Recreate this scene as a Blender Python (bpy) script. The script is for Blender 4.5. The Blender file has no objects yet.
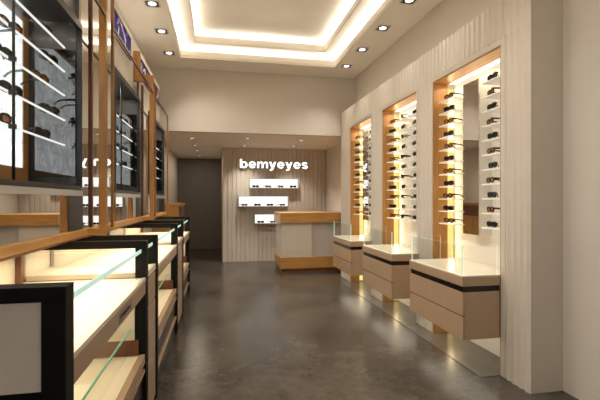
import bpy, bmesh, math, random
from mathutils import Vector, Matrix
random.seed(7)
SC = bpy.context.scene
COL = SC.collection
PI = math.pi
H = 1.3

# ------------------------------------------------------------------ materials
def nt(name):
    m = bpy.data.materials.new(name); m.use_nodes = True
    t = m.node_tree; t.nodes.clear()
    out = t.nodes.new('ShaderNodeOutputMaterial')
    return m, t, out

def N(t, typ, **kw):
    n = t.nodes.new(typ)
    for k, v in kw.items():
        if k in n.inputs: n.inputs[k].default_value = v
        else: setattr(n, k, v)
    return n

def plain(name, col, rough=.5, metal=0., noise=.0, scale=8., spec=.5, bump=0., stretch=None, glow=0.):
    m, t, out = nt(name)
    p = N(t, 'ShaderNodeBsdfPrincipled')
    p.inputs['Roughness'].default_value = rough
    p.inputs['Metallic'].default_value = metal
    p.inputs['Specular IOR Level'].default_value = spec
    tc = N(t, 'ShaderNodeTexCoord')
    mp = N(t, 'ShaderNodeMapping')
    if stretch: mp.inputs['Scale'].default_value = stretch
    t.links.new(tc.outputs['Object'], mp.inputs[0])
    nz = N(t, 'ShaderNodeTexNoise', Scale=scale, Detail=4.)
    t.links.new(mp.outputs[0], nz.inputs['Vector'])
    r = N(t, 'ShaderNodeValToRGB')
    a = max(0., 1 - noise); b = 1 + noise
    r.color_ramp.elements[0].position = .3; r.color_ramp.elements[1].position = .7
    r.color_ramp.elements[0].color = (col[0]*a, col[1]*a, col[2]*a, 1)
    r.color_ramp.elements[1].color = (col[0]*b, col[1]*b, col[2]*b, 1)
    t.links.new(nz.outputs['Fac'], r.inputs[0])
    t.links.new(r.outputs[0], p.inputs['Base Color'])
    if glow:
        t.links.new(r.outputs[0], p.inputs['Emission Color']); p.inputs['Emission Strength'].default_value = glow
    if bump:
        bp = N(t, 'ShaderNodeBump', Strength=bump, Distance=.01)
        t.links.new(nz.outputs['Fac'], bp.inputs['Height'])
        t.links.new(bp.outputs[0], p.inputs['Normal'])
    t.links.new(p.outputs[0], out.inputs[0])
    return m

def wood(name, c0, c1, rough=.38, sc=(1., 1., 1.), scale=7.):
    m, t, out = nt(name)
    p = N(t, 'ShaderNodeBsdfPrincipled', Roughness=rough)
    tc = N(t, 'ShaderNodeTexCoord'); mp = N(t, 'ShaderNodeMapping')
    mp.inputs['Scale'].default_value = sc
    t.links.new(tc.outputs['Object'], mp.inputs[0])
    nz = N(t, 'ShaderNodeTexNoise', Scale=scale, Detail=6., Roughness=.6, Distortion=.6)
    t.links.new(mp.outputs[0], nz.inputs['Vector'])
    r = N(t, 'ShaderNodeValToRGB')
    r.color_ramp.elements[0].position = .32; r.color_ramp.elements[1].position = .68
    r.color_ramp.elements[0].color = (*c0, 1); r.color_ramp.elements[1].color = (*c1, 1)
    t.links.new(nz.outputs['Fac'], r.inputs[0]); t.links.new(r.outputs[0], p.inputs['Base Color'])
    t.links.new(p.outputs[0], out.inputs[0])
    return m

def emit(name, col, s):
    m, t, out = nt(name)
    e = N(t, 'ShaderNodeEmission', Strength=s); e.inputs[0].default_value = (*col, 1)
    t.links.new(e.outputs[0], out.inputs[0])
    return m

def glass(name, tint=(1, 1, 1), refl=.6, rough=.0):
    m, t, out = nt(name)
    tr = N(t, 'ShaderNodeBsdfTransparent'); tr.inputs[0].default_value = (*tint, 1)
    g = N(t, 'ShaderNodeBsdfGlossy', Roughness=rough)
    fr = N(t, 'ShaderNodeLayerWeight', Blend=.25)
    mu = N(t, 'ShaderNodeMath', operation='MULTIPLY'); mu.inputs[1].default_value = refl
    t.links.new(fr.outputs['Fresnel'], mu.inputs[0])
    mx = N(t, 'ShaderNodeMixShader')
    t.links.new(mu.outputs[0], mx.inputs[0]); t.links.new(tr.outputs[0], mx.inputs[1]); t.links.new(g.outputs[0], mx.inputs[2])
    t.links.new(mx.outputs[0], out.inputs[0])
    return m

def floor_mat():
    m, t, out = nt('polished_concrete')
    p = N(t, 'ShaderNodeBsdfPrincipled')
    tc = N(t, 'ShaderNodeTexCoord')
    n1 = N(t, 'ShaderNodeTexNoise', Scale=1.6, Detail=8., Roughness=.65, Distortion=.4)
    n2 = N(t, 'ShaderNodeTexNoise', Scale=14., Detail=6., Roughness=.7)
    for n in (n1, n2): t.links.new(tc.outputs['Object'], n.inputs['Vector'])
    mx = N(t, 'ShaderNodeMix', data_type='FLOAT'); mx.inputs[0].default_value = .35
    t.links.new(n1.outputs['Fac'], mx.inputs[2]); t.links.new(n2.outputs['Fac'], mx.inputs[3])
    r = N(t, 'ShaderNodeValToRGB')
    r.color_ramp.elements[0].position = .33; r.color_ramp.elements[1].position = .67
    r.color_ramp.elements[0].color = (.022, .018, .014, 1); r.color_ramp.elements[1].color = (.095, .080, .063, 1)
    t.links.new(mx.outputs[0], r.inputs[0]); t.links.new(r.outputs[0], p.inputs['Base Color'])
    rr = N(t, 'ShaderNodeMapRange'); rr.inputs[3].default_value = .16; rr.inputs[4].default_value = .30; p.inputs['Specular IOR Level'].default_value = .35
    t.links.new(mx.outputs[0], rr.inputs[0]); t.links.new(rr.outputs[0], p.inputs['Roughness'])
    t.links.new(p.outputs[0], out.inputs[0])
    return m

def marble_light():
    m, t, out = nt('lit_marble_panel')
    tc = N(t, 'ShaderNodeTexCoord')
    nz = N(t, 'ShaderNodeTexNoise', Scale=5., Detail=5., Distortion=2.5)
    t.links.new(tc.outputs['Object'], nz.inputs['Vector'])
    r = N(t, 'ShaderNodeValToRGB')
    e = r.color_ramp.elements
    e[0].position = .40; e[0].color = (.95, .97, .95, 1); e[1].position = .62; e[1].color = (.95, .97, .95, 1)
    k = e.new(.5); k.color = (.62, .64, .64, 1)
    t.links.new(nz.outputs['Fac'], r.inputs[0])
    em = N(t, 'ShaderNodeEmission', Strength=1.5)
    t.links.new(r.outputs[0], em.inputs[0]); t.links.new(em.outputs[0], out.inputs[0])
    return m

def poster_mat(name, base, a, b, seed):
    m, t, out = nt(name)
    p = N(t, 'ShaderNodeBsdfPrincipled', Roughness=.7); p.inputs['Specular IOR Level'].default_value = .1
    tc = N(t, 'ShaderNodeTexCoord'); mp = N(t, 'ShaderNodeMapping')
    mp.inputs['Location'].default_value = (seed, seed*.7, seed*.3)
    t.links.new(tc.outputs['Object'], mp.inputs[0])
    nz = N(t, 'ShaderNodeTexNoise', Scale=4.2, Detail=1.5, Distortion=1.4)
    t.links.new(mp.outputs[0], nz.inputs['Vector'])
    r = N(t, 'ShaderNodeValToRGB'); r.color_ramp.interpolation = 'CONSTANT'
    e = r.color_ramp.elements
    e[0].position = 0.; e[0].color = (*base, 1); e[1].position = .56; e[1].color = (*a, 1)
    k = e.new(.61); k.color = (*b, 1); k = e.new(.66); k.color = (base[0]*.3, base[1]*.3, base[2]*.3, 1)
    t.links.new(nz.outputs['Fac'], r.inputs[0]); t.links.new(r.outputs[0], p.inputs['Base Color'])
    t.links.new(r.outputs[0], p.inputs['Emission Color']); p.inputs['Emission Strength'].default_value = .25
    t.links.new(p.outputs[0], out.inputs[0])
    return m

M = dict(
    paint=plain('warm_wall_paint', (.66, .605, .535), .75, noise=.02, scale=3),
    ceil=plain('ceiling_paint', (.86, .80, .715), .8, noise=.02, scale=3),
    lip=plain('cove_lip_lightened', (.95, .91, .84), .6),  # lighter than the ceiling paint, so the lip looks lit by the cove
    flute=plain('fluted_panel', (.63, .565, .48), .55, noise=.02, scale=5),
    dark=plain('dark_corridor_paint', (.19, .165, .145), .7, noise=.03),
    floor=floor_mat(),
    border=plain('polished_border_tile', (.105, .09, .072), .24, noise=.12, scale=6),
    oak=wood('oak_vertical_grain', (.30, .135, .03), (.47, .235, .06), sc=(3., 3., .35)),
    oakh=wood('oak_horizontal_grain', (.34, .16, .036), (.50, .255, .068), sc=(.35, 3., 3.)),
    oaky=wood('oak_long_grain', (.34, .16, .036), (.50, .255, .068), sc=(3., .3, 3.)),
    brown=wood('dark_brown_wood', (.10, .035, .015), (.17, .06, .025), sc=(3., 3., .4)),
    oakp=wood('amber_oak_posts', (.22, .09, .018), (.36, .165, .035), sc=(3., 3., .35)),
    bronze=plain('bronze_rail', (.09, .05, .025), .35, metal=.4),
    lam=plain('taupe_laminate', (.43, .295, .19), .2, noise=.03, scale=20, stretch=(1, 1, .1)),
    lamtop=plain('pale_taupe_top', (.80, .72, .59), .25, noise=.02),
    cream=plain('cream_tray', (.86, .765, .60), .4, noise=.01),
    cream2=plain('cream_backboard', (.76, .69, .57), .5, noise=.02),
    black=plain('black_frame', (.003, .003, .003), .5, spec=.18, noise=.5, scale=30, stretch=(4, 4, .3)),
    blackgloss=plain('black_strip', (.004, .004, .004), .15),
    darkdrawer=plain('charcoal_drawer', (.045, .035, .028), .2, noise=.1),
    grey=plain('grey_end_panel', (.82, .72, .60), .4, noise=.03),
    gframe=plain('graphite_case_frame', (.032, .030, .028), .35, metal=.3),
    cframe=plain('charcoal_case_lining', (.055, .046, .041), .5),
    mirror=plain('mirror_silver', (.80, .78, .75), .0, metal=1.),
    dmirror=plain('smoked_mirror', (.17, .17, .172), .04, metal=1.),
    glass=glass('clear_glass', (.975, .985, .978), .16),
    door=glass('case_door_glass', (.96, .97, .97), .02),
    gedge=plain('green_glass_edge', (.62, .90, .80), .2, glow=.5),  # glow stands in for light caught in the glass edge
    gedge2=plain('deep_green_glass_edge', (.20, .52, .36), .2, glow=.12),  # weak glow, same stand-in for light caught in the edge
    white=plain('white_acrylic', (.90, .87, .80), .3, glow=.14),  # slight glow imitates LED light passing through the acrylic
    whiteglow=emit('white_shelf_edge', (1., .98, .93), .9),  # emits by itself so the shelf edge looks lit; not a lamp
    steel=plain('brushed_rod', (.05, .045, .04), .3, metal=.6),
    strip=emit('warm_led_strip', (1., .72, .22), 1.1),
    topstrip=emit('white_led_strip', (1., .94, .82), 1.8),
    niche=plain('niche_back', (.84, .80, .72), .45, noise=.01),
    lightbox=emit('lit_white_box', (1., .985, .95), 1.1),
    sign=emit('sign_face', (1., .98, .94), 1.5),
    signside=plain('sign_side', (.75, .73, .7), .4),
    desk=plain('grey_gloss_panel', (.58, .51, .42), .16, noise=.02),
    desk2=plain('grey_gloss_panel_deep', (.46, .41, .355), .10, noise=.02),
    boxgrey=plain('box_grey_frame', (.42, .42, .41), .4),
    lamp=emit('lamp_face', (1., .96, .88), 2.5),
    lampdim=emit('lamp_face_dim', (1., .93, .82), .8),
    baffle=plain('lamp_baffle', (.03, .028, .025), .5),
    trim=plain('lamp_trim', (.62, .57, .50), .4),
    tort=wood('tortoiseshell', (.012, .006, .004), (.06, .022, .009), rough=.2, scale=60.),
    blk=plain('glossy_black_acetate', (.008, .008, .008), .15),
    amber=plain('amber_lens', (.34, .11, .02), .2),
    darklens=plain('dark_lens', (.010, .010, .011), .2, spec=.3),
    ink=plain('dark_lettering', (.05, .035, .025), .5),
    lid=plain('pale_plate', (.50, .42, .34), .3),
)
MP = [poster_mat('poster_print_brown', (.10, .035, .02), (.20, .07, .03), (.35, .2, .12), 3.),
      poster_mat('poster_print_blue', (.015, .02, .16), (.42, .25, .40), (.7, .68, .7), 11.3),
      poster_mat('poster_print_violet', (.05, .02, .10), (.75, .72, .75), (.35, .10, .05), 5.2)]

# ------------------------------------------------------------------ mesh helpers
class MB:
    def __init__(s): s.bm = bmesh.new(); s.mats = []
    def mi(s, m):
        if m not in s.mats: s.mats.append(m)
        return s.mats.index(m)
    def box(s, lo, hi, m, bev=0., skip=None):
        lo, hi = [min(a, b) for a, b in zip(lo, hi)], [max(a, b) for a, b in zip(lo, hi)]
        r = bmesh.ops.create_cube(s.bm, size=1.)
        vs = r['verts']
        for v in vs:
            v.co = Vector([(lo[i]+hi[i])/2 + v.co[i]*(hi[i]-lo[i]) for i in range(3)])
        fs = list({f for v in vs for f in v.link_faces})
        k = s.mi(m)
        for f in fs: f.material_index = k
        if bev:
            es = list({e for v in vs for e in v.link_edges})
            bmesh.ops.bevel(s.bm, geom=es, offset=bev, segments=2, affect='EDGES', profile=.6)
        return s
    def pane(s, lo, hi, axis, mface, medge):
        """a sheet of glass: the two big faces (normal to axis) in mface, its edges in medge"""
        r = bmesh.ops.create_cube(s.bm, size=1.)
        vs = r['verts']
        for v in vs: v.co = Vector([(lo[i]+hi[i])/2 + v.co[i]*(hi[i]-lo[i]) for i in range(3)])
        for f in {f for v in vs for f in v.link_faces}:
            f.normal_update()
            f.material_index = s.mi(mface if abs(f.normal[axis]) > .5 else medge)
        return s
    def prism(s, poly, axis, a, b, m):
        """poly (2-D, ccw) extruded along axis from a to b"""
        def P(p, t):
            q = list(p); q.insert(axis, t); return q
        v0 = [s.bm.verts.new(P(p, a)) for p in poly]; v1 = [s.bm.verts.new(P(p, b)) for p in poly]
        k = s.mi(m); n = len(poly)
        fs = [s.bm.faces.new(v0[::-1]), s.bm.faces.new(v1)]
        for i in range(n): fs.append(s.bm.faces.new((v0[i], v0[(i+1) % n], v1[(i+1) % n], v1[i])))
        for f in fs: f.material_index = k
        return s
    def sweep(s, pts, r, m, seg=6, closed=False):
        pts = [Vector(p) for p in pts]; n = len(pts); rings = []
        for i, p in enumerate(pts):
            if closed: d = pts[(i+1) % n] - pts[i-1]
            else: d = pts[min(i+1, n-1)] - pts[max(i-1, 0)]
            d.normalize()
            up = Vector((0, 0, 1)) if abs(d.z) < .9 else Vector((0, 1, 0))
            if closed: up = Vector((0, 1, 0))
            a = d.cross(up).normalized(); b = d.cross(a).normalized()
            rr = r[i] if isinstance(r, (list, tuple)) else r
            rings.append([s.bm.verts.new(p + (a*math.cos(2*PI*j/seg) + b*math.sin(2*PI*j/seg))*rr) for j in range(seg)])
        k = s.mi(m)
        for i in range(n if closed else n-1):
            A, B = rings[i], rings[(i+1) % n]
            for j in range(seg):
                f = s.bm.faces.new((A[j], A[(j+1) % seg], B[(j+1) % seg], B[j])); f.material_index = k; f.smooth = True
        if not closed:
            for q in (rings[0][::-1], rings[-1]):
                f = s.bm.faces.new(q); f.material_index = k
        return s
    def build(s, name, parent=None, origin=None):
        bmesh.ops.recalc_face_normals(s.bm, faces=s.bm.faces)
        me = bpy.data.meshes.new(name)
        if origin is None and parent is None:
            xs = [v.co for v in s.bm.verts]
            origin = [sum((min(c[i] for c in xs), max(c[i] for c in xs)))/2 for i in range(3)]
            origin[2] = min(c[2] for c in xs)
        off = Vector(origin) if origin is not None else Vector(parent.location)
        if parent is not None and origin is None:
            off = wloc(parent)
        bmesh.ops.translate(s.bm, vec=-off, verts=s.bm.verts)
        s.bm.to_mesh(me); s.bm.free()
        for m in s.mats: me.materials.append(m)
        o = bpy.data.objects.new(name, me); COL.objects.link(o)
        if parent is not None: o.parent = parent
        else: o.location = off
        return o

def wloc(o):
    v = Vector((0, 0, 0))
    while o is not None: v += Vector(o.location); o = o.parent
    return v

def tag(o, label, cat, group=None):
    o['label'] = label; o['category'] = cat
    if group: o['group'] = group
    return o

def thing(name, loc, label, cat, group=None):
    o = bpy.data.objects.new(name, None); COL.objects.link(o); o.location = loc
    o.empty_display_size = .1
    return tag(o, label, cat, group)

def structure(name, mb):
    o = mb.build(name); o['kind'] = 'structure'; return o

def box(name, lo, hi, m, parent, bev=0.):
    return MB().box(lo, hi, m, bev).build(name, parent)

ORD = ['first', 'second', 'third', 'fourth', 'fifth', 'sixth', 'seventh', 'eighth', 'ninth', 'tenth', 'eleventh', 'twelfth']

def copy_tree(o, parent=None):
    c = o.copy(); COL.objects.link(c); c.parent = parent
    for ch in o.children: copy_tree(ch, c)
    return c

# ------------------------------------------------------------------ lights
GAIN = dict(cove_led=.62, downlight_beam=3.4, ceiling_beam=3.4, niche_top_light=.35, niche_strip_glow=.85, niche_low_glow=.8, counter_led=1.15, counter_low_led=.85, case_led=1.5)
def area(name, loc, rot, sx, sy, e, col=(1, .93, .83), spread=PI):
    l = bpy.data.lights.new(name, 'AREA'); l.shape = 'RECTANGLE'; l.size = sx; l.size_y = sy
    l.energy = e*GAIN.get(name, 1.); l.color = col; l.spread = spread
    o = bpy.data.objects.new(name, l); COL.objects.link(o); o.location = loc; o.rotation_euler = rot
    return o
def spot(name, loc, e, ang=75, blend=1., col=(1, .93, .83), rot=(0, 0, 0), size=.04):
    l = bpy.data.lights.new(name, 'SPOT'); l.energy = e*GAIN.get(name, 1.); l.spot_size = math.radians(ang); l.spot_blend = blend
    l.color = col; l.shadow_soft_size = size
    o = bpy.data.objects.new(name, l); COL.objects.link(o); o.location = loc; o.rotation_euler = rot
    return o

# ------------------------------------------------------------------ room shell
XL, XR = -1.07, 2.30
CZ = 3.40
structure('floor', MB().box((XL-.1, -1.6, -.1), (XR+.1, 11.4, 0), M['floor']))
structure('wall_left', MB().box((XL-.1, -1.6, 0), (XL, 11.3, 4.0), M['paint']))
structure('wall_right', MB().box((XR, -1.6, 0), (XR+.1, 8.9, 4.0), M['paint']))
structure('wall_rear', MB().box((XL, -1.6, 2.9), (XR, -1.5, 4.0), M['paint']))
structure('wall_back_upper', MB().box((XL, 6.78, 2.40), (XR, 6.90, CZ), M['paint']))
structure('ceiling_soffit', MB().box((XL, 6.9, 2.40), (XR, 11.3, 2.5), M['ceil']))
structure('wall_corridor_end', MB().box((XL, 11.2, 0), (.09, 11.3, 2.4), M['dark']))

structure('floor_border', MB().box((1.88, 2.69, .0002), (XR, 6.27, .004), M['border']))
def fluted(y0, y1, amp, pitch, base, groove=False):
    """profile points along one axis of half-round ribs"""
    n = max(1, round((y1-y0)/pitch)); p = (y1-y0)/n; pts = []
    for i in range(n):
        if groove:
            for t, d in ((0, amp), (.80, amp), (.82, 0), (.98, 0)): pts.append((y0+(i+t)*p, base+d))
            continue
        for k in range(8):
            t = k/8
            pts.append((y0+(i+t)*p, base + amp*(.5-.5*math.cos(2*PI*t))))
    pts.append((y1, base))
    return pts

# fluted back wall (also the side of the corridor)
pf = fluted(.09, XR, .016, .092, 0, True)
m = MB()
m.prism([(x, 8.75-d) for x, d in pf] + [(XR, 8.9), (.07, 8.9), (.07, 8.75)], 2, 0, 2.4, M['flute'])
structure('wall_back', m)
area('corridor_fill', (-.5, 9.6, 2.36), (0, 0, 0), .3, 2.2, 7., (1, .86, .70))  # added fill light to lift the dark corridor, no fixture of its own
structure('wall_corridor_right', MB().box((.07, 8.9, 0), (.20, 11.2, 2.4), M['paint']))

# stepped ceiling tray with hidden cove light
def ring(mb, x0, x1, y0, y1, ix0, ix1, iy0, iy1, z0, z1, m):
    mb.box((x0, y0, z0), (ix0, y1, z1), m); mb.box((ix1, y0, z0), (x1, y1, z1), m)
    mb.box((ix0, y0, z0), (ix1, iy0, z1), m); mb.box((ix0, iy1, z0), (ix1, y1, z1), m)
A = (-.55, 1.79, .4, 6.26)      # first opening
B = (-.33, 1.58, .62, 6.08)     # second opening
m = MB(); ring(m, XL, XR, -1.5, 6.78, A[0]-.005, A[1]+.005, A[2]-.005, A[3]+.005, CZ, CZ+.03, M['ceil']); structure('ceiling', m)
def grow(R, d): return (R[0]-d, R[1]+d, R[2]-d, R[3]+d)
m = MB(); ring(m, *grow(A, .02), *A, CZ+.0305, CZ+.10, M['lip']); structure('trim_1', m)
m = MB(); ring(m, *grow(A, .17), *grow(B, .005), CZ+.16, CZ+.18, M['ceil']); structure('ceiling_step', m)
m = MB(); ring(m, *grow(B, .02), *B, CZ+.1805, CZ+.26, M['lip']); structure('trim_2', m)
m = MB(); ring(m, *grow(A, .17), *grow(A, .16), CZ+.03, CZ+.16, M['ceil']); structure('trim_3', m)
structure('ceiling_centre', MB().box((B[0]-.19, B[2]-.19, CZ+.32), (B[1]+.19, B[3]+.19, CZ+.36), M['ceil']))
m = MB(); ring(m, *grow(B, .17), *grow(B, .16), CZ+.18, CZ+.32, M['ceil']); structure('trim_4', m)
COVE = 24.
TL = -math.radians(50)
for (R, z, w, k) in ((A, CZ+.085, .075, 1.), (B, CZ+.245, .075, .9)):
    x0, x1, y0, y1 = R; L = y1-y0; W = x1-x0
    for lc, rt, sx, sy in (((x0-w, (y0+y1)/2, z), (0, PI-TL, 0), .05, L), ((x1+w, (y0+y1)/2, z), (0, PI+TL, 0), .05, L),
                           (((x0+x1)/2, y1+w, z), (PI-TL, 0, 0), W, .05), (((x0+x1)/2, y0-w, z), (PI+TL, 0, 0), W, .05)):
        area('cove_led', lc, rt, sx, sy, COVE*k*max(sx, sy)/3, (1, .92, .79))

# ------------------------------------------------------------------ ceiling downlights
def rounded(cx, cy, h, r, n=5):
    pts = []
    for qx, qy, a0 in ((1, 1, 0), (-1, 1, 90), (-1, -1, 180), (1, -1, 270)):
        for i in range(n):
            a = math.radians(a0 + 90*i/(n-1))
            pts.append((cx+qx*(h-r)+r*math.cos(a), cy+qy*(h-r)+r*math.sin(a)))
    return pts
def downlight(x, y, z, label, group, on=True, h=.085, e=30, ang=135, tilt=0.):
    t = thing('downlight', (x, y, z), label, 'ceiling light', group)
    m = MB()
    o_, i_ = rounded(x, y, h, .02), rounded(x, y, h*.82, .02)
    n = len(o_)
    k = m.mi(M['trim'])
    vo = [[m.bm.verts.new((p[0], p[1], zz)) for p in L] for L, zz in ((o_, z), (o_, z-.008), (i_, z-.008), (i_, z-.001))]
    for a in range(3):
        for i in range(n):
            f = m.bm.faces.new((vo[a][i], vo[a][(i+1) % n], vo[a+1][(i+1) % n], vo[a+1][i])); f.material_index = k
    m.build('trim_ring', t)
    MB().prism(i_, 2, z-.0035, z-.0005, M['baffle']).build('baffle', t)
    c = [(x+h*.5*math.cos(2*PI*i/20), y+h*.5*math.sin(2*PI*i/20)) for i in range(20)]
    MB().prism(c, 2, z-.007, z-.0036, M['lamp'] if on else M['lampdim']).build('lamp', t)
    if e: spot('downlight_beam', (x, y, z-.03), e, ang, rot=(0, tilt, 0))
LQ = ['nearest the camera', 'second from the camera', 'beside the far end of the tray']
for y, q in zip((4.6, 5.33, 6.1), LQ):
    downlight(-.70, y, CZ, 'square recessed ceiling downlight left of the lit tray, '+q, 'downlights along the left of the ceiling', e=18, ang=120, tilt=-.45)
for y, q in zip((4.0, 4.71, 5.44, 6.16), ('nearest the camera', 'second from the camera', 'third from the camera', 'at the far end of the row')):
    downlight(1.96, y, CZ, 'square recessed ceiling downlight right of the lit tray, '+q, 'downlights along the right of the ceiling', e=17, ang=105, tilt=.30)
for y, q in zip((7.5, 8.45, 9.4, 10.4), ('first at the soffit edge', 'second into the corridor', 'third into the corridor', 'deepest in the corridor')):
    downlight(-.47, y, 2.40, 'dim recessed downlight in the corridor soffit, '+q, 'downlights over the corridor', on=False, e=(5 if y < 8 else 0), h=.06)
for x, y, q in ((.5, 7.36, 'front row above the lettering'), (1.49, 7.39, 'front row above the reception desk'),
                (.51, 8.33, 'back row close to the ribbed wall, over the first letters'), (1.49, 8.2, 'back row close to the ribbed wall, over the last letters')):
    downlight(x, y, 2.40, 'small recessed soffit downlight, '+q, 'downlights in front of the sign wall', on=False, e=20, h=.065, ang=100)
for x, y in ((-.70, 3.85), (-.70, 3.1), (-.7, 2.2), (1.96, 3.28), (1.6, 2.4), (-.7, 1.0)):
    spot('ceiling_beam', (x, y, CZ-.03), 17 if x < 0 else 15, 120 if x < 0 else 105, rot=(0, -.55 if x < 0 else .3, 0))

# ------------------------------------------------------------------ right display wall (ribbed panel with three niches)
PX = 2.05; PY0, PY1 = 2.395, 6.75; PZ = 2.78; NZ = 2.45
NICHES = [(2.69, 3.68), (4.01, 4.94), (5.34, 6.25)]
TR = .045
def rib_y(mb, y0, y1, z0, z1):
    pf = fluted(y0, y1, .010, .066, 0)
    mb.prism([(PX-d, y) for y, d in pf] + [(XR, y1), (XR, y0)], 2, z0, z1, M['flute'])
edges = [PY0] + [v for n in NICHES for v in n] + [PY1]
m = MB(); rib_y(m, PY0, PY1, NZ+TR, PZ); structure('wall_right_header', m)
for i in range(4):
    a, b = edges[2*i], edges[2*i+1]
    a2 = a if i == 0 else a+TR; b2 = b if i == 3 else b-TR
    m = MB(); rib_y(m, a2, b2, 0, NZ+TR); structure('pillar_%d' % (i+1), m)
for i, (a, b) in enumerate(NICHES):
    m = MB()
    m.box((PX-.004, a-TR, 0), (XR, a, NZ+TR), M['flute']); m.box((PX-.004, b, 0), (XR, b+TR, NZ+TR), M['flute'])
    m.box((PX-.004, a, NZ), (XR, b, NZ+TR), M['flute'])
    structure('trim_%d' % (i+5), m)

# ------------------------------------------------------------------ eyewear
def eye_ring(cx, w, h, n=18, e=2.6):
    pts = []
    for i in range(n):
        a = 2*PI*i/n; c, s = math.cos(a), math.sin(a)
        pts.append((cx+w*abs(c)**(2/e)*(1 if c > 0 else -1), 0, .027+h*abs(s)**(2/e)*(1 if s > 0 else -1)*(1. if s > 0 else .92)))
    return pts
def glasses_proto(fm, lm, parts=True, e=2.6, fold=False, rim=.0065):
    m = MB()
    for s in (-1, 1):
        m.sweep(eye_ring(s*.036, .030, .0185, e=e), rim, fm, 5, closed=True)
        m.box((s*.066-.006, -.004, .032), (s*.066+.006, .006, .043), fm)
    m.sweep([(-.010, 0, .034), (0, -.003, .038), (.010, 0, .034)], .0035, fm, 5)
    def lens(mb, s):
        p = eye_ring(s*.036, .0285, .017, e=e)
        mb.prism([(q[0], q[2]) for q in p], 1, -.001, .001, lm)
    def temple(mb, s):
        if fold:
            q = .012 if s > 0 else .021
            return mb.sweep([(s*.069, .004, .038), (s*.066, q, .037), (0, q+.001, .033), (-s*.045, q+.001, .025), (-s*.056, q, .010)], .004, fm, 5)
        mb.sweep([(s*.069, .004, .038), (s*.070, .05, .036), (s*.068, .092, .031), (s*.066, .112, .018), (s*.064, .124, .006)], [.008, .0065, .005, .005, .0055], M['blk'], 5)
    if not parts:
        for s in (-1, 1): lens(m, s); temple(m, s)
        return m.build('sunglasses', origin=(0, 0, 0))
    o = m.build('sunglasses', origin=(0, 0, 0))
    for s in (-1, 1):
        a = MB(); lens(a, s); a.build('lens', o)
        a = MB(); temple(a, s); a.build('temple', o)
    return o
PROT = {(k, p): glasses_proto(*{'amber': (M['tort'], M['amber']), 'black': (M['blk'], M['darklens'])}[k], parts=p, e=(2.3 if k == 'amber' else 3.0), fold=(k == 'black')) for k in ('amber', 'black') for p in (True, False)}
USED = set()
def put_glasses(kind, parts, loc, rz, label, group):
    p = PROT[(kind, parts)]
    if (kind, parts) not in USED: USED.add((kind, parts)); o = p
    else: o = copy_tree(p)
    o.location = loc; o.rotation_euler = (0, 0, rz)
    tag(o, label, 'sunglasses', group)
    return o
KN = {'amber': 'tortoiseshell sunglasses with amber lenses', 'black': 'black sunglasses with dark lenses'}

# ------------------------------------------------------------------ niches
NB = 2.272
WHERE = ['near niche', 'middle niche', 'niche beside reception']
GR = 11
for ni, (a, b) in enumerate(NICHES):
    t = thing('display_niche', (NB, (a+b)/2, 0), 'oak-lined lit display niche ' + ('with three columns of white shelves, ' if ni == 1 else 'with mirror strip between white shelves, ') +
              ['nearest the camera', 'middle one of the three', 'beside the reception desk'][ni], 'display niche', 'lit niches in the ribbed wall')
    box('back_panel', (NB, a, 0), (XR, b, NZ), M['niche'], t)
    box('side_lining', (PX+.002, b-.015, 0), (2.20, b, NZ), M['oak'], t)
    box('side_lining', (PX+.002, a, 0), (2.20, a+.015, NZ), M['oak'], t)
    box('top_lining', (PX+.002, a+.015, NZ-.015), (2.20, b-.015, NZ), M['oaky'], t)
    box('light_strip', (2.20, b-.012, .02), (2.262, b-.002, NZ-.06), M['strip'], t)
    box('top_light', (2.215, a+.03, NZ-.02), (2.26, b-.03, NZ-.012), M['topstrip'], t)
    if ni != 1: box('mirror_board', (2.156, (a+b)/2-.087, 1.0), (NB-.001, (a+b)/2+.143, 2.33), M['niche'], t); box('mirror', (2.148, (a+b)/2-.085, 1.002), (2.1555, (a+b)/2+.141, 2.328), M['mirror'], t)
    sh0 = None
    zs = [1.070 + .1165*k for k in range(GR)][::-1]
    for ci, (yc, word) in enumerate([(b-.165, 'far column'), (a+.165, 'near column')] + ([((a+b)/2, 'middle column')] if ni == 1 else [])):
        for ri, z in enumerate(zs):
            mb = MB()
            y0, y1 = yc-.12, yc+.12
            if ci == 2 or (ni == 1 and ci): y0, y1 = yc-.115, yc+.115
            mb.box((2.088, y0, z), (NB-.001, y1, z+.010), M['white'], .002)
            mb.build('shelf', t)
            k = 'amber' if (ri + ci) % 2 == 0 else 'black'
            if ci == 1: k = 'black' if ri % 2 == 0 else 'amber'
            rz = math.radians(-90 + ((2 - 18*ci) if k == 'amber' else 6 - 16*(ci > 0)) + random.uniform(-4, 4))
            put_glasses(k, ni < 2, (2.112, yc + random.uniform(-.01, .01) + ((.045 if k == 'amber' else .022) if ci else -.01) - (.03 if ni == 1 and ci else 0), z+.0115), rz,
                        KN[k] + ', ' + ORD[ri] + ' shelf from the top, ' + word + ', ' + WHERE[ni],
                        'sunglasses on the shelves of the ' + WHERE[ni])
    area('niche_top_light', (2.19, (a+b)/2, NZ-.05), (0, math.radians(0), 0), .06, b-a-.1, 5., (1, .84, .6))
    area('niche_strip_glow', (2.23, b-.03, 1.3), (-PI/2, 0, 0), .05, 2.2, 2.6, (1, .80, .48))
    area('niche_low_glow', (2.02, (a+b)/2, .272), (0, 0, 0), .36, b-a-.1, 1.6, (1, .9, .72))

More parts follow.
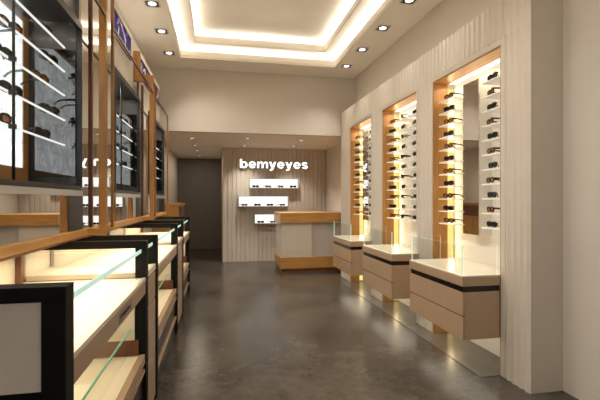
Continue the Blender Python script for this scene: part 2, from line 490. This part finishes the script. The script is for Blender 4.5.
# ------------------------------------------------------------------ floating drawer cabinets with glass boxes on top
CX = 1.735
CABS = [(2.69, 3.53), (3.94, 4.80), (5.28, 6.14)]
for ci, (a, b) in enumerate(CABS):
    na, nb_ = NICHES[ci]
    wh = ['under the near niche', 'under the middle niche', 'next to the reception desk'][ci]
    t = thing('drawer_cabinet', (CX, (a+b)/2, .28), 'taupe two-drawer floating cabinet with black handle groove, ' + wh, 'cabinet', 'floating cabinets under the niches')
    ya, yb = a, b
    m = MB()
    yl = max(a, na+.018)
    m.box((CX+.02, a, .28), (PX-.012, b, .627), M['lam'], .003)
    m.box((PX-.012, yl, .28), (NB-.004, b, .72), M['lam'])
    m.build('carcass', t)
    box('drawer', (CX, a+.0, .28), (CX+.0195, b, .448), M['lam'], t, .003)
    box('drawer', (CX, a+.0, .456), (CX+.0195, b, .627), M['lam'], t, .003)
    box('gap_shade_strip', (CX+.010, a+.004, .4485), (CX+.0194, b-.004, .4555), M['blackgloss'], t)  # black strip set between the drawers to stand for shade in the gap
    box('handle_groove', (CX+.008, a+.008, .6275), (PX-.012, b-.008, .6695), M['blackgloss'], t)
    box('countertop', (CX-.004, a-.004, .67), (PX-.012, b+.004, .74), M['lam'], t, .004)
    m = MB(); m.box((CX+.002, a+.002, .7402), (PX-.012, b, .7475), M['lamtop'], .002)
    m.box((PX-.0125, yl, .7402), (NB-.004, b, .7475), M['lamtop'])
    m.build('top_sheet', t)
    g = thing('glass_display_box', (CX, (a+b)/2, .748), 'clear open-topped glass box standing on the cabinet ' + wh, 'glass box', 'glass boxes on the floating cabinets')
    z0, z1 = .7485, .968
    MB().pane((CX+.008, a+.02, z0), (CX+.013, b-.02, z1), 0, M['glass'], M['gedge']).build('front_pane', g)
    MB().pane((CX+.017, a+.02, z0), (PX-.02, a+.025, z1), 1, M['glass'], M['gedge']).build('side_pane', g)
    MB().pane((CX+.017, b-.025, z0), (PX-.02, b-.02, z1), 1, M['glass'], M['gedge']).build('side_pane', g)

# ------------------------------------------------------------------ reception desk
t = thing('reception_desk', (1.65, 7.6, 0), 'oak and grey reception desk standing before the ribbed wall', 'reception desk')
RX, RY0, RY1 = 1.076, 7.18, 8.05
XE = XR-.012
m = MB(); m.box((RX+.03, RY0+.03, 0), (XE, RY1, .075), M['brown']); m.build('plinth', t)
box('base_band', (RX, RY0, .076), (XE, RY1, .274), M['oakh'], t, .003)
box('front_panel', (RX+.02, RY0+.022, .275), (1.638, RY1-.02, .892), M['desk'], t)
box('front_panel', (1.640, RY0+.05, .275), (XE, RY1-.02, .892), M['desk2'], t)
box('top_band', (RX-.012, RY0-.012, .893), (XE, RY1, 1.07), M['oakh'], t, .003)

# ------------------------------------------------------------------ lit wall boxes with glasses on the ribbed wall
WB = 8.733
for i, (x0, x1, z0, z1, ks, q) in enumerate((
        (.621, 1.675, 1.545, 1.757, 'baab', 'top one under the lettering'),
        (.391, 1.456, 1.157, 1.387, 'abba', 'middle one, offset to the left'),
        (.727, 1.36, .798, 1.006, 'ba', 'lowest one, partly behind the reception desk'))):
    t = thing('wall_display_box', ((x0+x1)/2, WB, z0), 'white lit wall box holding sunglasses, ' + q, 'display box', 'lit boxes on the ribbed wall')
    m = MB(); y0 = 8.60; th = .014
    m.box((x0, y0, z0), (x1, WB, z0+th), M['boxgrey']); m.box((x0, y0, z1-th), (x1, WB, z1), M['boxgrey'])
    m.box((x0, y0, z0+th), (x0+th, WB, z1-th), M['boxgrey']); m.box((x1-th, y0, z0+th), (x1, WB, z1-th), M['boxgrey'])
    m.build('box_frame', t)
    box('lit_back', (x0+th, WB-.05, z0+th), (x1-th, WB-.001, z1-th), M['lightbox'], t)
    n = len(ks); xs = [x0 + (k+.5)*(1.065/4) for k in range(n)]
    for k, x in enumerate(xs):
        kind = 'amber' if ks[k] == 'a' else 'black'
        put_glasses(kind, False, (x, y0+.02, z0+th+.001), random.uniform(-.15, .15) + (.5 if kind == 'amber' else 0),
                    KN[kind] + ', ' + ORD[k] + ' from the left in the ' + ['top', 'middle', 'lowest'][i] + ' wall box',
                    'sunglasses in the lit wall boxes')

# ------------------------------------------------------------------ lettering
def arc(cx, cy, rx, ry, a0, a1, n=14):
    return [(cx+rx*math.cos(math.radians(a0+(a1-a0)*i/n)), cy+ry*math.sin(math.radians(a0+(a1-a0)*i/n))) for i in range(n+1)]
def band(outer, inner): return [('q', outer, inner)]
def rect(x0, y0, x1, y1): return ('p', [(x0, y0), (x1, y0), (x1, y1), (x0, y1)])
def stroke(pts, w):
    """a pen line with half-widths w (one per point) as a strip"""
    L, R_ = [], []
    for i, p in enumerate(pts):
        a, b = pts[max(i-1, 0)], pts[min(i+1, len(pts)-1)]
        d = Vector((b[0]-a[0], b[1]-a[1])).normalized(); k = w[i] if isinstance(w, list) else w
        L.append((p[0]-d.y*k, p[1]+d.x*k)); R_.append((p[0]+d.y*k, p[1]-d.x*k))
    return ('q', L, R_)
def glyph(c):
    """bold wide sans letter: x-height 1, list of filled shapes, and its width"""
    if c == 'b': return [rect(0, 0, .30, 1.36), ('q', arc(.56, .49, .50, .53, -180, 180, 26), arc(.56, .49, .20, .27, -180, 180, 26))], 1.06
    if c == 'e': return [('q', arc(.52, .5, .52, .53, 0, 325, 26), arc(.52, .5, .215, .29, 0, 325, 26)), rect(.16, .40, 1.035, .575)], 1.04
    if c == 'm':
        return [rect(0, 0, .29, 1.0), rect(.62, 0, .91, .66), rect(1.24, 0, 1.53, .66),
                ('q', arc(.585, .66, .325, .365, 0, 160, 12), arc(.50, .60, .12, .17, 0, 180, 12)),
                ('q', arc(1.205, .66, .325, .365, 0, 160, 12), arc(1.12, .60, .12, .17, 0, 180, 12))], 1.53
    if c == 'y': return [('p', [(0, 1), (.33, 1), (.68, .0), (.36, -.04)]), ('p', [(.69, 1), (1.01, 1), (.63, -.10), (.37, -.02)]),
                         stroke([(.50, 0), (.44, -.16), (.30, -.24), (.10, -.24)], [.15, .15, .13, .12])], 1.01
    if c == 's':
        pts = arc(.45, .735, .32, .165, 10, 180, 8) + [(.20, .60), (.45, .51), (.70, .42)] + arc(.47, .265, .31, .165, 0, -170, 8)
        return [stroke(pts, .125)], .92
def letter_build(c, parent, x0, sx, sy, ext, mat4, mf, ms):
    bm = bmesh.new()
    def solid(poly):
        area2 = sum(poly[i][0]*poly[(i+1) % len(poly)][1]-poly[(i+1) % len(poly)][0]*poly[i][1] for i in range(len(poly)))
        if area2 < 0: poly = poly[::-1]
        P = lambda p, z: bm.verts.new(mat4 @ Vector(((x0+p[0])*sx, p[1]*sy, z)))
        a = [P(p, 0) for p in poly]; b = [P(p, ext) for p in poly]; n = len(poly)
        bm.faces.new(b).material_index = 0; bm.faces.new(a[::-1]).material_index = 1
        for i in range(n): bm.faces.new((a[i], a[(i+1) % n], b[(i+1) % n], b[i])).material_index = 1
    for sh in glyph(c)[0]:
        if sh[0] == 'p': solid(sh[1])
        else:
            for i in range(len(sh[1])-1): solid([sh[1][i], sh[1][i+1], sh[2][i+1], sh[2][i]])
    me = bpy.data.meshes.new('letter'); bm.to_mesh(me); bm.free()
    me.materials.append(mf); me.materials.append(ms)
    o = bpy.data.objects.new('letter_' + c, me); COL.objects.link(o); o.parent = parent
def lettering(parent, text, width, xh, mat4, mf, ms, ext, gap=.13):
    tot = sum(glyph(c)[1] for c in text) + gap*(len(text)-1); x = 0
    for c in text:
        letter_build(c, parent, x, width/tot, xh, ext, mat4, mf, ms); x += glyph(c)[1] + gap
t = thing('shop_sign', (1.165, 8.70, 1.975), 'glowing white raised bemyeyes lettering on the ribbed back wall', 'sign')
mt = Matrix.Translation((-.735, 0, 0)) @ Matrix.Rotation(PI/2, 4, 'X')
lettering(t, 'bemyeyes', 1.46, .138, mt, M['sign'], M['signside'], .018)

# ------------------------------------------------------------------ left counters
FX = -.40; BX = XL+.012
def portal(parent, y0, y1):
    m = MB()
    m.box((BX, y0, 1.03), (FX, y1, 1.07), M['black'], .002)
    m.box((FX-.06, y0, 0), (FX, y1, 1.0299), M['black'], .002)
    return m.build('end_frame', parent)
DC = [(1.19, 2.49), (2.82, 4.23), (4.84, 5.95)]
FT = .065
for i, (a, b) in enumerate(DC):
    t = thing('display_counter', (-.73, (a+b)/2, 0), 'black-framed glass-topped display counter with cream trays, ' +
              ['nearest the camera', 'between the two drawer units', 'at the far end of the row'][i], 'display counter', 'counters along the mirrored wall')
    portal(t, a, a+FT); portal(t, b-FT, b)
    a1, b1 = a+FT+.001, b-FT-.001
    if i == 0:
        box('end_panel', (BX+.05, a+.012, .79), (FX-.0605, a+.05, 1.029), M['grey'], t)
        box('lower_end_panel', (BX+.05, a+.012, .02), (FX-.0605, a+.05, .789), M['black'], t)
    box('back_panel', (BX, a1, .05), (BX+.02, b1, 1.02), M['cream2'], t)
    g_ = MB().pane((BX+.021, a1, 1.010), (FX-.0305, b1, 1.022), 2, M['glass'], M['glass']).build('glass_top', t); box('glass_edge', (FX-.030, a1, 1.004), (FX-.026, b1, 1.024), M['gedge'], g_)
    MB().pane((FX-.042, a1, .868), (FX-.036, b1, 1.009), 0, M['glass'], M['glass']).build('glass_front', t)
    box('display_tray', (BX+.021, a1, .835), (FX-.021, b1, .862), M['cream'], t)
    tf = MB(); tf.box((FX-.02, a1, .775), (FX-.004, b1, .845), M['lam'], .002); tf.box((FX-.02, a1, .848), (FX-.002, b1, .866), M['lamtop'], .002)
    tf = tf.build('tray_front', t)
    if i == 0:
        g = MB()
        yA, yB, zA, zB = 1.80, 2.04, .790, .832
        for q in (((yA, zA), (yB, zA+.003)), ((yA, zB-.003), (yB, zB)), ((yA, zA), (yA+.004, zB)), ((yB-.004, zA), (yB, zB))):
            g.box((FX-.0045, q[0][0], q[0][1]), (FX-.003, q[1][0], q[1][1]), M['ink'])
        g.build('label_plate', tf)
        mt = Matrix.Translation(Vector((FX-.003, yA+.02, .803)) - wloc(tf)) @ Matrix(((0, 0, 1, 0), (1, 0, 0, 0), (0, 1, 0, 0), (0, 0, 0, 1)))
        lettering(tf, 'bemyeyes', .20, .016, mt, M['ink'], M['ink'], .001)
    # lower glass case
    g_ = MB().pane((BX+.021, a1, .574), (FX-.0855, b1, .584), 2, M['glass'], M['glass']).build('lower_glass_top', t); box('glass_edge', (FX-.085, a1, .573), (FX-.081, b1, .585), M['gedge2'], g_)
    MB().pane((FX-.097, a1, .444), (FX-.091, b1, .571), 0, M['glass'], M['glass']).build('lower_glass_front', t)
    box('lower_tray', (BX+.021, a1, .405), (FX-.04, b1, .432), M['cream'], t)
    box('lower_end_rail', (BX+.021, b1-.012, .434), (FX-.04, b1, .52), M['brown'], t); box('lower_end_board', (BX+.021, b1-.010, .5205), (FX-.061, b1, .834), M['cream2'], t)
    box('lower_tray_front', (FX-.039, a1, .385), (FX-.006, b1, .436), M['lam'], t, .002)
    for z0, z1 in ((.17, .335), (.02, .145)):
        d = box('drawer', (FX-.05, a1+.004, z0), (FX-.02, b1-.004, z1), M['darkdrawer'], t)
        box('drawer_rim', (FX-.03, a1+.004, z1+.001), (FX-.006, b1-.004, z1+.02), M['lam'], d)
    box('base_board', (BX+.03, a1, .01), (FX-.06, b1, .38), M['darkdrawer'], t)
    box('corner_post', (BX+.022, b1-.055, .863), (BX+.05, b1-.02, 1.009), M['brown'], t)
    area('counter_led', (BX+.33, (a+b)/2, 1.005), (0, 0, 0), .45, b-a-.25, 5., (1, .84, .60))
    area('counter_low_led', (BX+.33, (a+b)/2, .83), (0, 0, 0), .5, b-a-.25, 3., (1, .84, .60))
for i, (a, b) in enumerate(((2.491, 2.819), (4.231, 4.839))):
    t = thing('drawer_counter', (-.73, (a+b)/2, 0), ['narrow taupe three-drawer counter unit between the first two glass counters',
              'wider taupe three-drawer counter unit between the second and third glass counters'][i], 'drawer unit', 'drawer units along the mirrored wall')
    box('carcass', (BX, a+.001, .02), (FX-.032, b-.001, .855), M['lam'], t)
    box('back_panel', (BX, a+.001, .87), (BX+.02, b-.001, 1.02), M['cream2'], t)
    g_ = MB().pane((BX+.021, a+.001, 1.010), (FX-.0305, b-.001, 1.022), 2, M['glass'], M['glass']).build('glass_top', t); box('glass_edge', (FX-.030, a+.001, 1.004), (FX-.026, b-.001, 1.024), M['gedge'], g_)
    MB().pane((FX-.042, a+.001, .884), (FX-.036, b-.001, 1.009), 0, M['glass'], M['glass']).build('glass_front', t)
    box('display_tray', (BX+.021, a+.001, .8555), (FX-.03, b-.001, .882), M['cream'], t)
    box('tray_front', (FX-.0295, a+.001, .850), (FX-.006, b-.001, .884), M['lamtop'], t)
    for z0, z1 in ((.670, .838), (.345, .660), (.03, .335)):
        box('drawer', (FX-.031, a+.003, z0), (FX-.008, b-.003, z1), M['lam'], t, .002)
    area('counter_led', (BX+.33, (a+b)/2, 1.005), (0, 0, 0), .45, b-a-.06, 1.5, (1, .84, .60))

t = thing('wooden_cabinet', (-.84, 7.2, 0), 'tall oak cabinet standing at the corridor mouth beyond the counters', 'cabinet')
box('body', (-1.06, 6.92, .001), (-.64, 7.9, 1.20), M['oak'], t, .003)
box('top', (-1.065, 6.905, 1.2005), (-.615, 7.91, 1.245), M['oakh'], t, .003)
box('side_drawer', (-.6395, 6.96, .99), (-.622, 7.86, 1.19), M['brown'], t)
box('side_door', (-.6395, 6.96, .05), (-.622, 7.86, .975), M['oak'], t)

# ------------------------------------------------------------------ left wall cases, mirrors, posters
WX = -.74
CASES = [(1.00, 2.435), (3.17, 4.14), (4.66, 5.86)]
C0, C1 = 1.352, 2.27
LED = M['oaky']
lg = thing('wall_ledge', (-.9, 3.2, 1.105), 'long narrow oak ledge under the mirrors and glass cases', 'ledge')
box('board', (XL+.002, .70, 1.106), (WX+.032, 5.87, 1.140), LED, lg, .003)
box('lower_batten', (XL+.002, .70, 1.072), (WX-.05, 5.80, 1.1055), M['brown'], lg)

MARB = marble_light()
# fascia above the cases and the infill behind mirrors: part of the wall build-out
FA = -.80
structure('wall_left_fascia', MB().box((XL, .70, C1+.012), (FA, 5.87, 2.84), M['paint']))

area('cabinet_top_led', (-.94, 3.3, 2.87), (PI, 0, 0), .10, 4.8, 4.2, (1, .91, .77))
CN = ['nearest the camera', 'second along, past the first oak frame', 'third along, past the second oak frame']
SHZ = [2.10, 1.975, 1.85, 1.72, 1.59]
for i, (a, b) in enumerate(CASES):
    t = thing('display_case', (WX, (a+b)/2, C0), 'dark-framed glass wall case with shelves of glasses, ' + CN[i], 'display case', 'glass cases on the mirrored wall')
    bx = -1.0
    m = MB()
    fr = .035
    m.box((bx-.02, a, C0), (WX, b, C0+.012), M['gframe'])
    m.box((bx-.02, a, C1-.012), (WX, b, C1), M['gframe'])
    m.box((WX-.02, a, C0+.012), (WX+.006, b, C0+.022), M['gframe']); m.box((WX-.02, a, C1-.045), (WX+.006, b, C1-.012), M['gframe'])
    m.box((WX-.02, b-.009, C0+.022), (WX+.006, b, C1-.045), M['gframe']); m.box((WX-.02, a, C0+.022), (WX+.006, a+.02, C1-.045), M['gframe'])
    m.build('case_frame', t)
    box('bottom_rail', (WX-.02, a, C0-.03), (WX+.008, b, C0-.001), M['boxgrey'], t)
    m = MB(); m.box((bx-.018, a, C0+.012), (bx-.004, b, C1-.012), M['cframe']); m.build('back_board', t)
    m = MB()
    m.box((bx-.004, a+.05, C0+.015), (bx+.012, b-.03, C0+.112), M['oaky']); m.box((bx-.004, b-.085, C0+.112), (bx+.012, b-.03, C1-.05), M['oak'])
    m.box((bx-.004, a+.05, C0+.112), (bx+.012, a+.11, C1-.05), M['oak']); m.box((bx-.004, a+.05, C1-.05), (bx+.012, b-.03, C1-.015), M['oaky'])
    m.build('back_surround', t)
    box('lit_back', (bx-.003, a+.11, C0+.112), (bx+.006, b-.085, C1-.05), MARB, t)
    box('end_panel', (bx-.003, b-.014, C0+.013), (WX-.021, b-.001, C1-.013), M['cframe'], t)
    box('smoked_mirror', (bx+.03, b-.020, C0+.075), (WX-.025, b-.0145, C1-.16), M['dmirror'], t)
    box('end_panel', (bx-.003, a+.001, C0+.013), (WX-.021, a+.014, C1-.013), M['cframe'], t)
    zs = SHZ if i == 0 else SHZ[1:]
    sy0, sy1 = a+.04, b-.09
    for z in zs:
        s = MB().pane((bx+.014, sy0, z-.006), (WX-.058, sy1, z), 2, M['glass'], M['glass']).build('shelf', t)
        box('shelf_edge', (WX-.0575, sy0, z-.007), (WX-.05, sy1, z), M['whiteglow'], s)
    ry = [1.76, 3.53, 5.2][i]
    m = MB(); m.sweep([(WX-.035, ry, C0+.012), (WX-.035, ry, C1-.012)], .006, M['steel'], 8)
    for z in zs: m.box((WX-.050, ry-.008, z-.016), (WX-.027, ry+.008, z+.002), M['steel'])
    m.build('support_rod', t)
    MB().pane((WX-.008, a+.02, C0+.022), (WX-.004, b-.01, C1-.045), 0, M['door'], M['door']).build('door_glass', t)
    for si, z in enumerate(zs):
        ys = [[1.42, 1.80, 2.19], [3.50, 3.85], [4.95, 5.30, 5.60]][i]
        for gi, y in enumerate(ys):
            k = 'amber' if (si*2+gi) % 3 == 0 else 'black'
            off = random.uniform(-.06, .06)
            put_glasses(k, i == 0, (WX-.085, y+off, z+.0015), math.radians(90-random.uniform(2, 14)),
                        KN[k] + ', ' + ORD[gi] + ' along, ' + ORD[si] + ' shelf, ' + ['nearest', 'second', 'third'][i] + ' wall case',
                        'sunglasses in the ' + ['nearest', 'second', 'third'][i] + ' wall case')
    # strip of mirror under the case
    w = thing('wall_mirror', (WX, (a+b)/2, 1.141), 'low strip of mirror between the ledge and the glass case ' + CN[i].split(',')[0], 'mirror', 'low mirror strips under the cases')
    box('mirror_face', (WX-.012, a, 1.1405), (WX+.008, b-(.22 if i < 2 else .0), C0-.031), M['mirror'], w)
    if i < 2:
        box('grey_stile', (WX-.012, b-.2195, 1.1405), (WX+.009, b-.001, C0-.031), M['gframe'], w)
    area('case_led', (WX-.13, (a+b)/2, C1-.02), (0, 0, 0), .04, b-a-.2, 1.0, (1, .93, .82))

for i, (a, b) in enumerate(((2.436, 3.169), (4.141, 4.659))):
    w = thing('wall_mirror', (WX, (a+b)/2, 1.141), 'tall mirror panel on the left wall behind the ' + ['nearer', 'further'][i] + ' oak frame', 'mirror', 'tall mirror panels between the cases')
    box('mirror_face', (WX-.012, a+.001, 1.1405), (WX-.003, b-.001, (2.60, 2.43)[i]), M['mirror'], w)
    box('backing', (WX-.03, a+.001, 1.1405), (WX-.0125, b-.001, (2.60, 2.43)[i]), M['cframe'], w)

# oak box frames standing in front of the mirrors
FP = -.615
for i, (y0, y1, yend) in enumerate(((2.44, 2.625, 4.128), (4.13, 4.285, 5.27))):
    t = thing('wood_frame', ((FP+WX)/2, y0, 1.1405), 'upright oak box frame projecting in front of the mirror, ' + ['nearer one', 'further one'][i], 'frame', 'oak frames on the mirrored wall')
    zb, zt = 1.141, (2.60 if i == 0 else 2.43)
    box('post', (FP-.038, y0, zb), (FP, y0+.035, zt), M['oakp'], t, .002)
    box('post', (FP-.016, y1-.018, zb), (FP, y1, zt), M['oakp'], t)
    box('post', (WX-.002, y1-.022, zb), (WX+.008, y1, zt), M['brown'], t)  # back post coloured dark to stand for its shade
    m = MB(); m.box((FA+.002, y0, zt+.0005), (FP, y0+.035, zt+.067), M['oakp'], .002); m.build('top_rail', t)
    m = MB(); m.box((FP-.016, y0+.0355, zt+.0005), (FP, y1, zt+.019), M['brown']); m.build('top_rail', t)
    m = MB(); m.box((WX+.033, y0, 1.106), (FP, y0+.035, 1.1405), M['oakp']); m.box((FP-.018, y0+.035, 1.12), (FP, y1, 1.1405), M['oakp'])
    m.build('bottom_rail', t)
    box('upper_post', (FA+.002, y0, zt+.0675), (FA+.062, y0+.035, 2.72), M['oakp'], t)
    box('long_rail', (FP-.012, y1, 2.322), (FP, yend, 2.336), M['bronze'], t)
    if i == 0: box('long_rail', (FP-.012, .9, 2.322), (FP, y0-.001, 2.336), M['bronze'], t)
    if i == 1: box('end_post', (FP-.016, yend, 1.12), (FP, yend+.018, 2.34), M['oakp'], t)

for i, (a, b, z0, z1, lab) in enumerate(((1.10, 2.40, 2.50, 2.74, 'brown'), (3.30, 3.985, 2.575, 2.785, 'blue'), (4.42, 5.80, 2.565, 2.77, 'violet'))):
    t = thing('poster', (FA, (a+b)/2, z0), ['dark reddish brown poster above the nearest wall case', 'deep blue poster with pale pink and white shapes above the second wall case',
              'dark poster with white and red shapes above the third wall case'][i], 'poster', 'posters above the wall cases')
    m = MB(); f = .012
    m.box((FA+.0005, a, z0), (FA+.01, b, z0+f), M['bronze']); m.box((FA+.0005, a, z1-f), (FA+.01, b, z1), M['bronze'])
    m.box((FA+.0005, a, z0+f), (FA+.01, a+f, z1-f), M['bronze']); m.box((FA+.0005, b-f, z0+f), (FA+.01, b, z1-f), M['bronze'])
    m.build('poster_frame', t)
    box('print', (FA+.0005, a+f, z0+f), (FA+.005, b-f, z1-f), MP[i], t)

for k, o in PROT.items():
    if k not in USED: bpy.data.objects.remove(o)

# ------------------------------------------------------------------ world, camera, colour
w = bpy.data.worlds.new('World'); SC.world = w; w.use_nodes = True
w.node_tree.nodes['Background'].inputs[0].default_value = (1., .965, .93, 1)
w.node_tree.nodes['Background'].inputs[1].default_value = .5
cam = bpy.data.cameras.new('Camera'); co = bpy.data.objects.new('Camera', cam); COL.objects.link(co)
cam.sensor_width = 36; cam.lens = 410/600*36; cam.clip_start = .02
co.location = (0, 0, H); co.rotation_euler = (PI/2, 0, -math.atan(81/410))
SC.camera = co
SC.view_settings.view_transform = 'Standard'
SC.view_settings.exposure = .12
c = SC.cycles
c.use_denoising = True
c.max_bounces = 10; c.diffuse_bounces = 5; c.glossy_bounces = 5; c.transparent_max_bounces = 24
c.caustics_reflective = False; c.caustics_refractive = False
c.sample_clamp_indirect = 4.
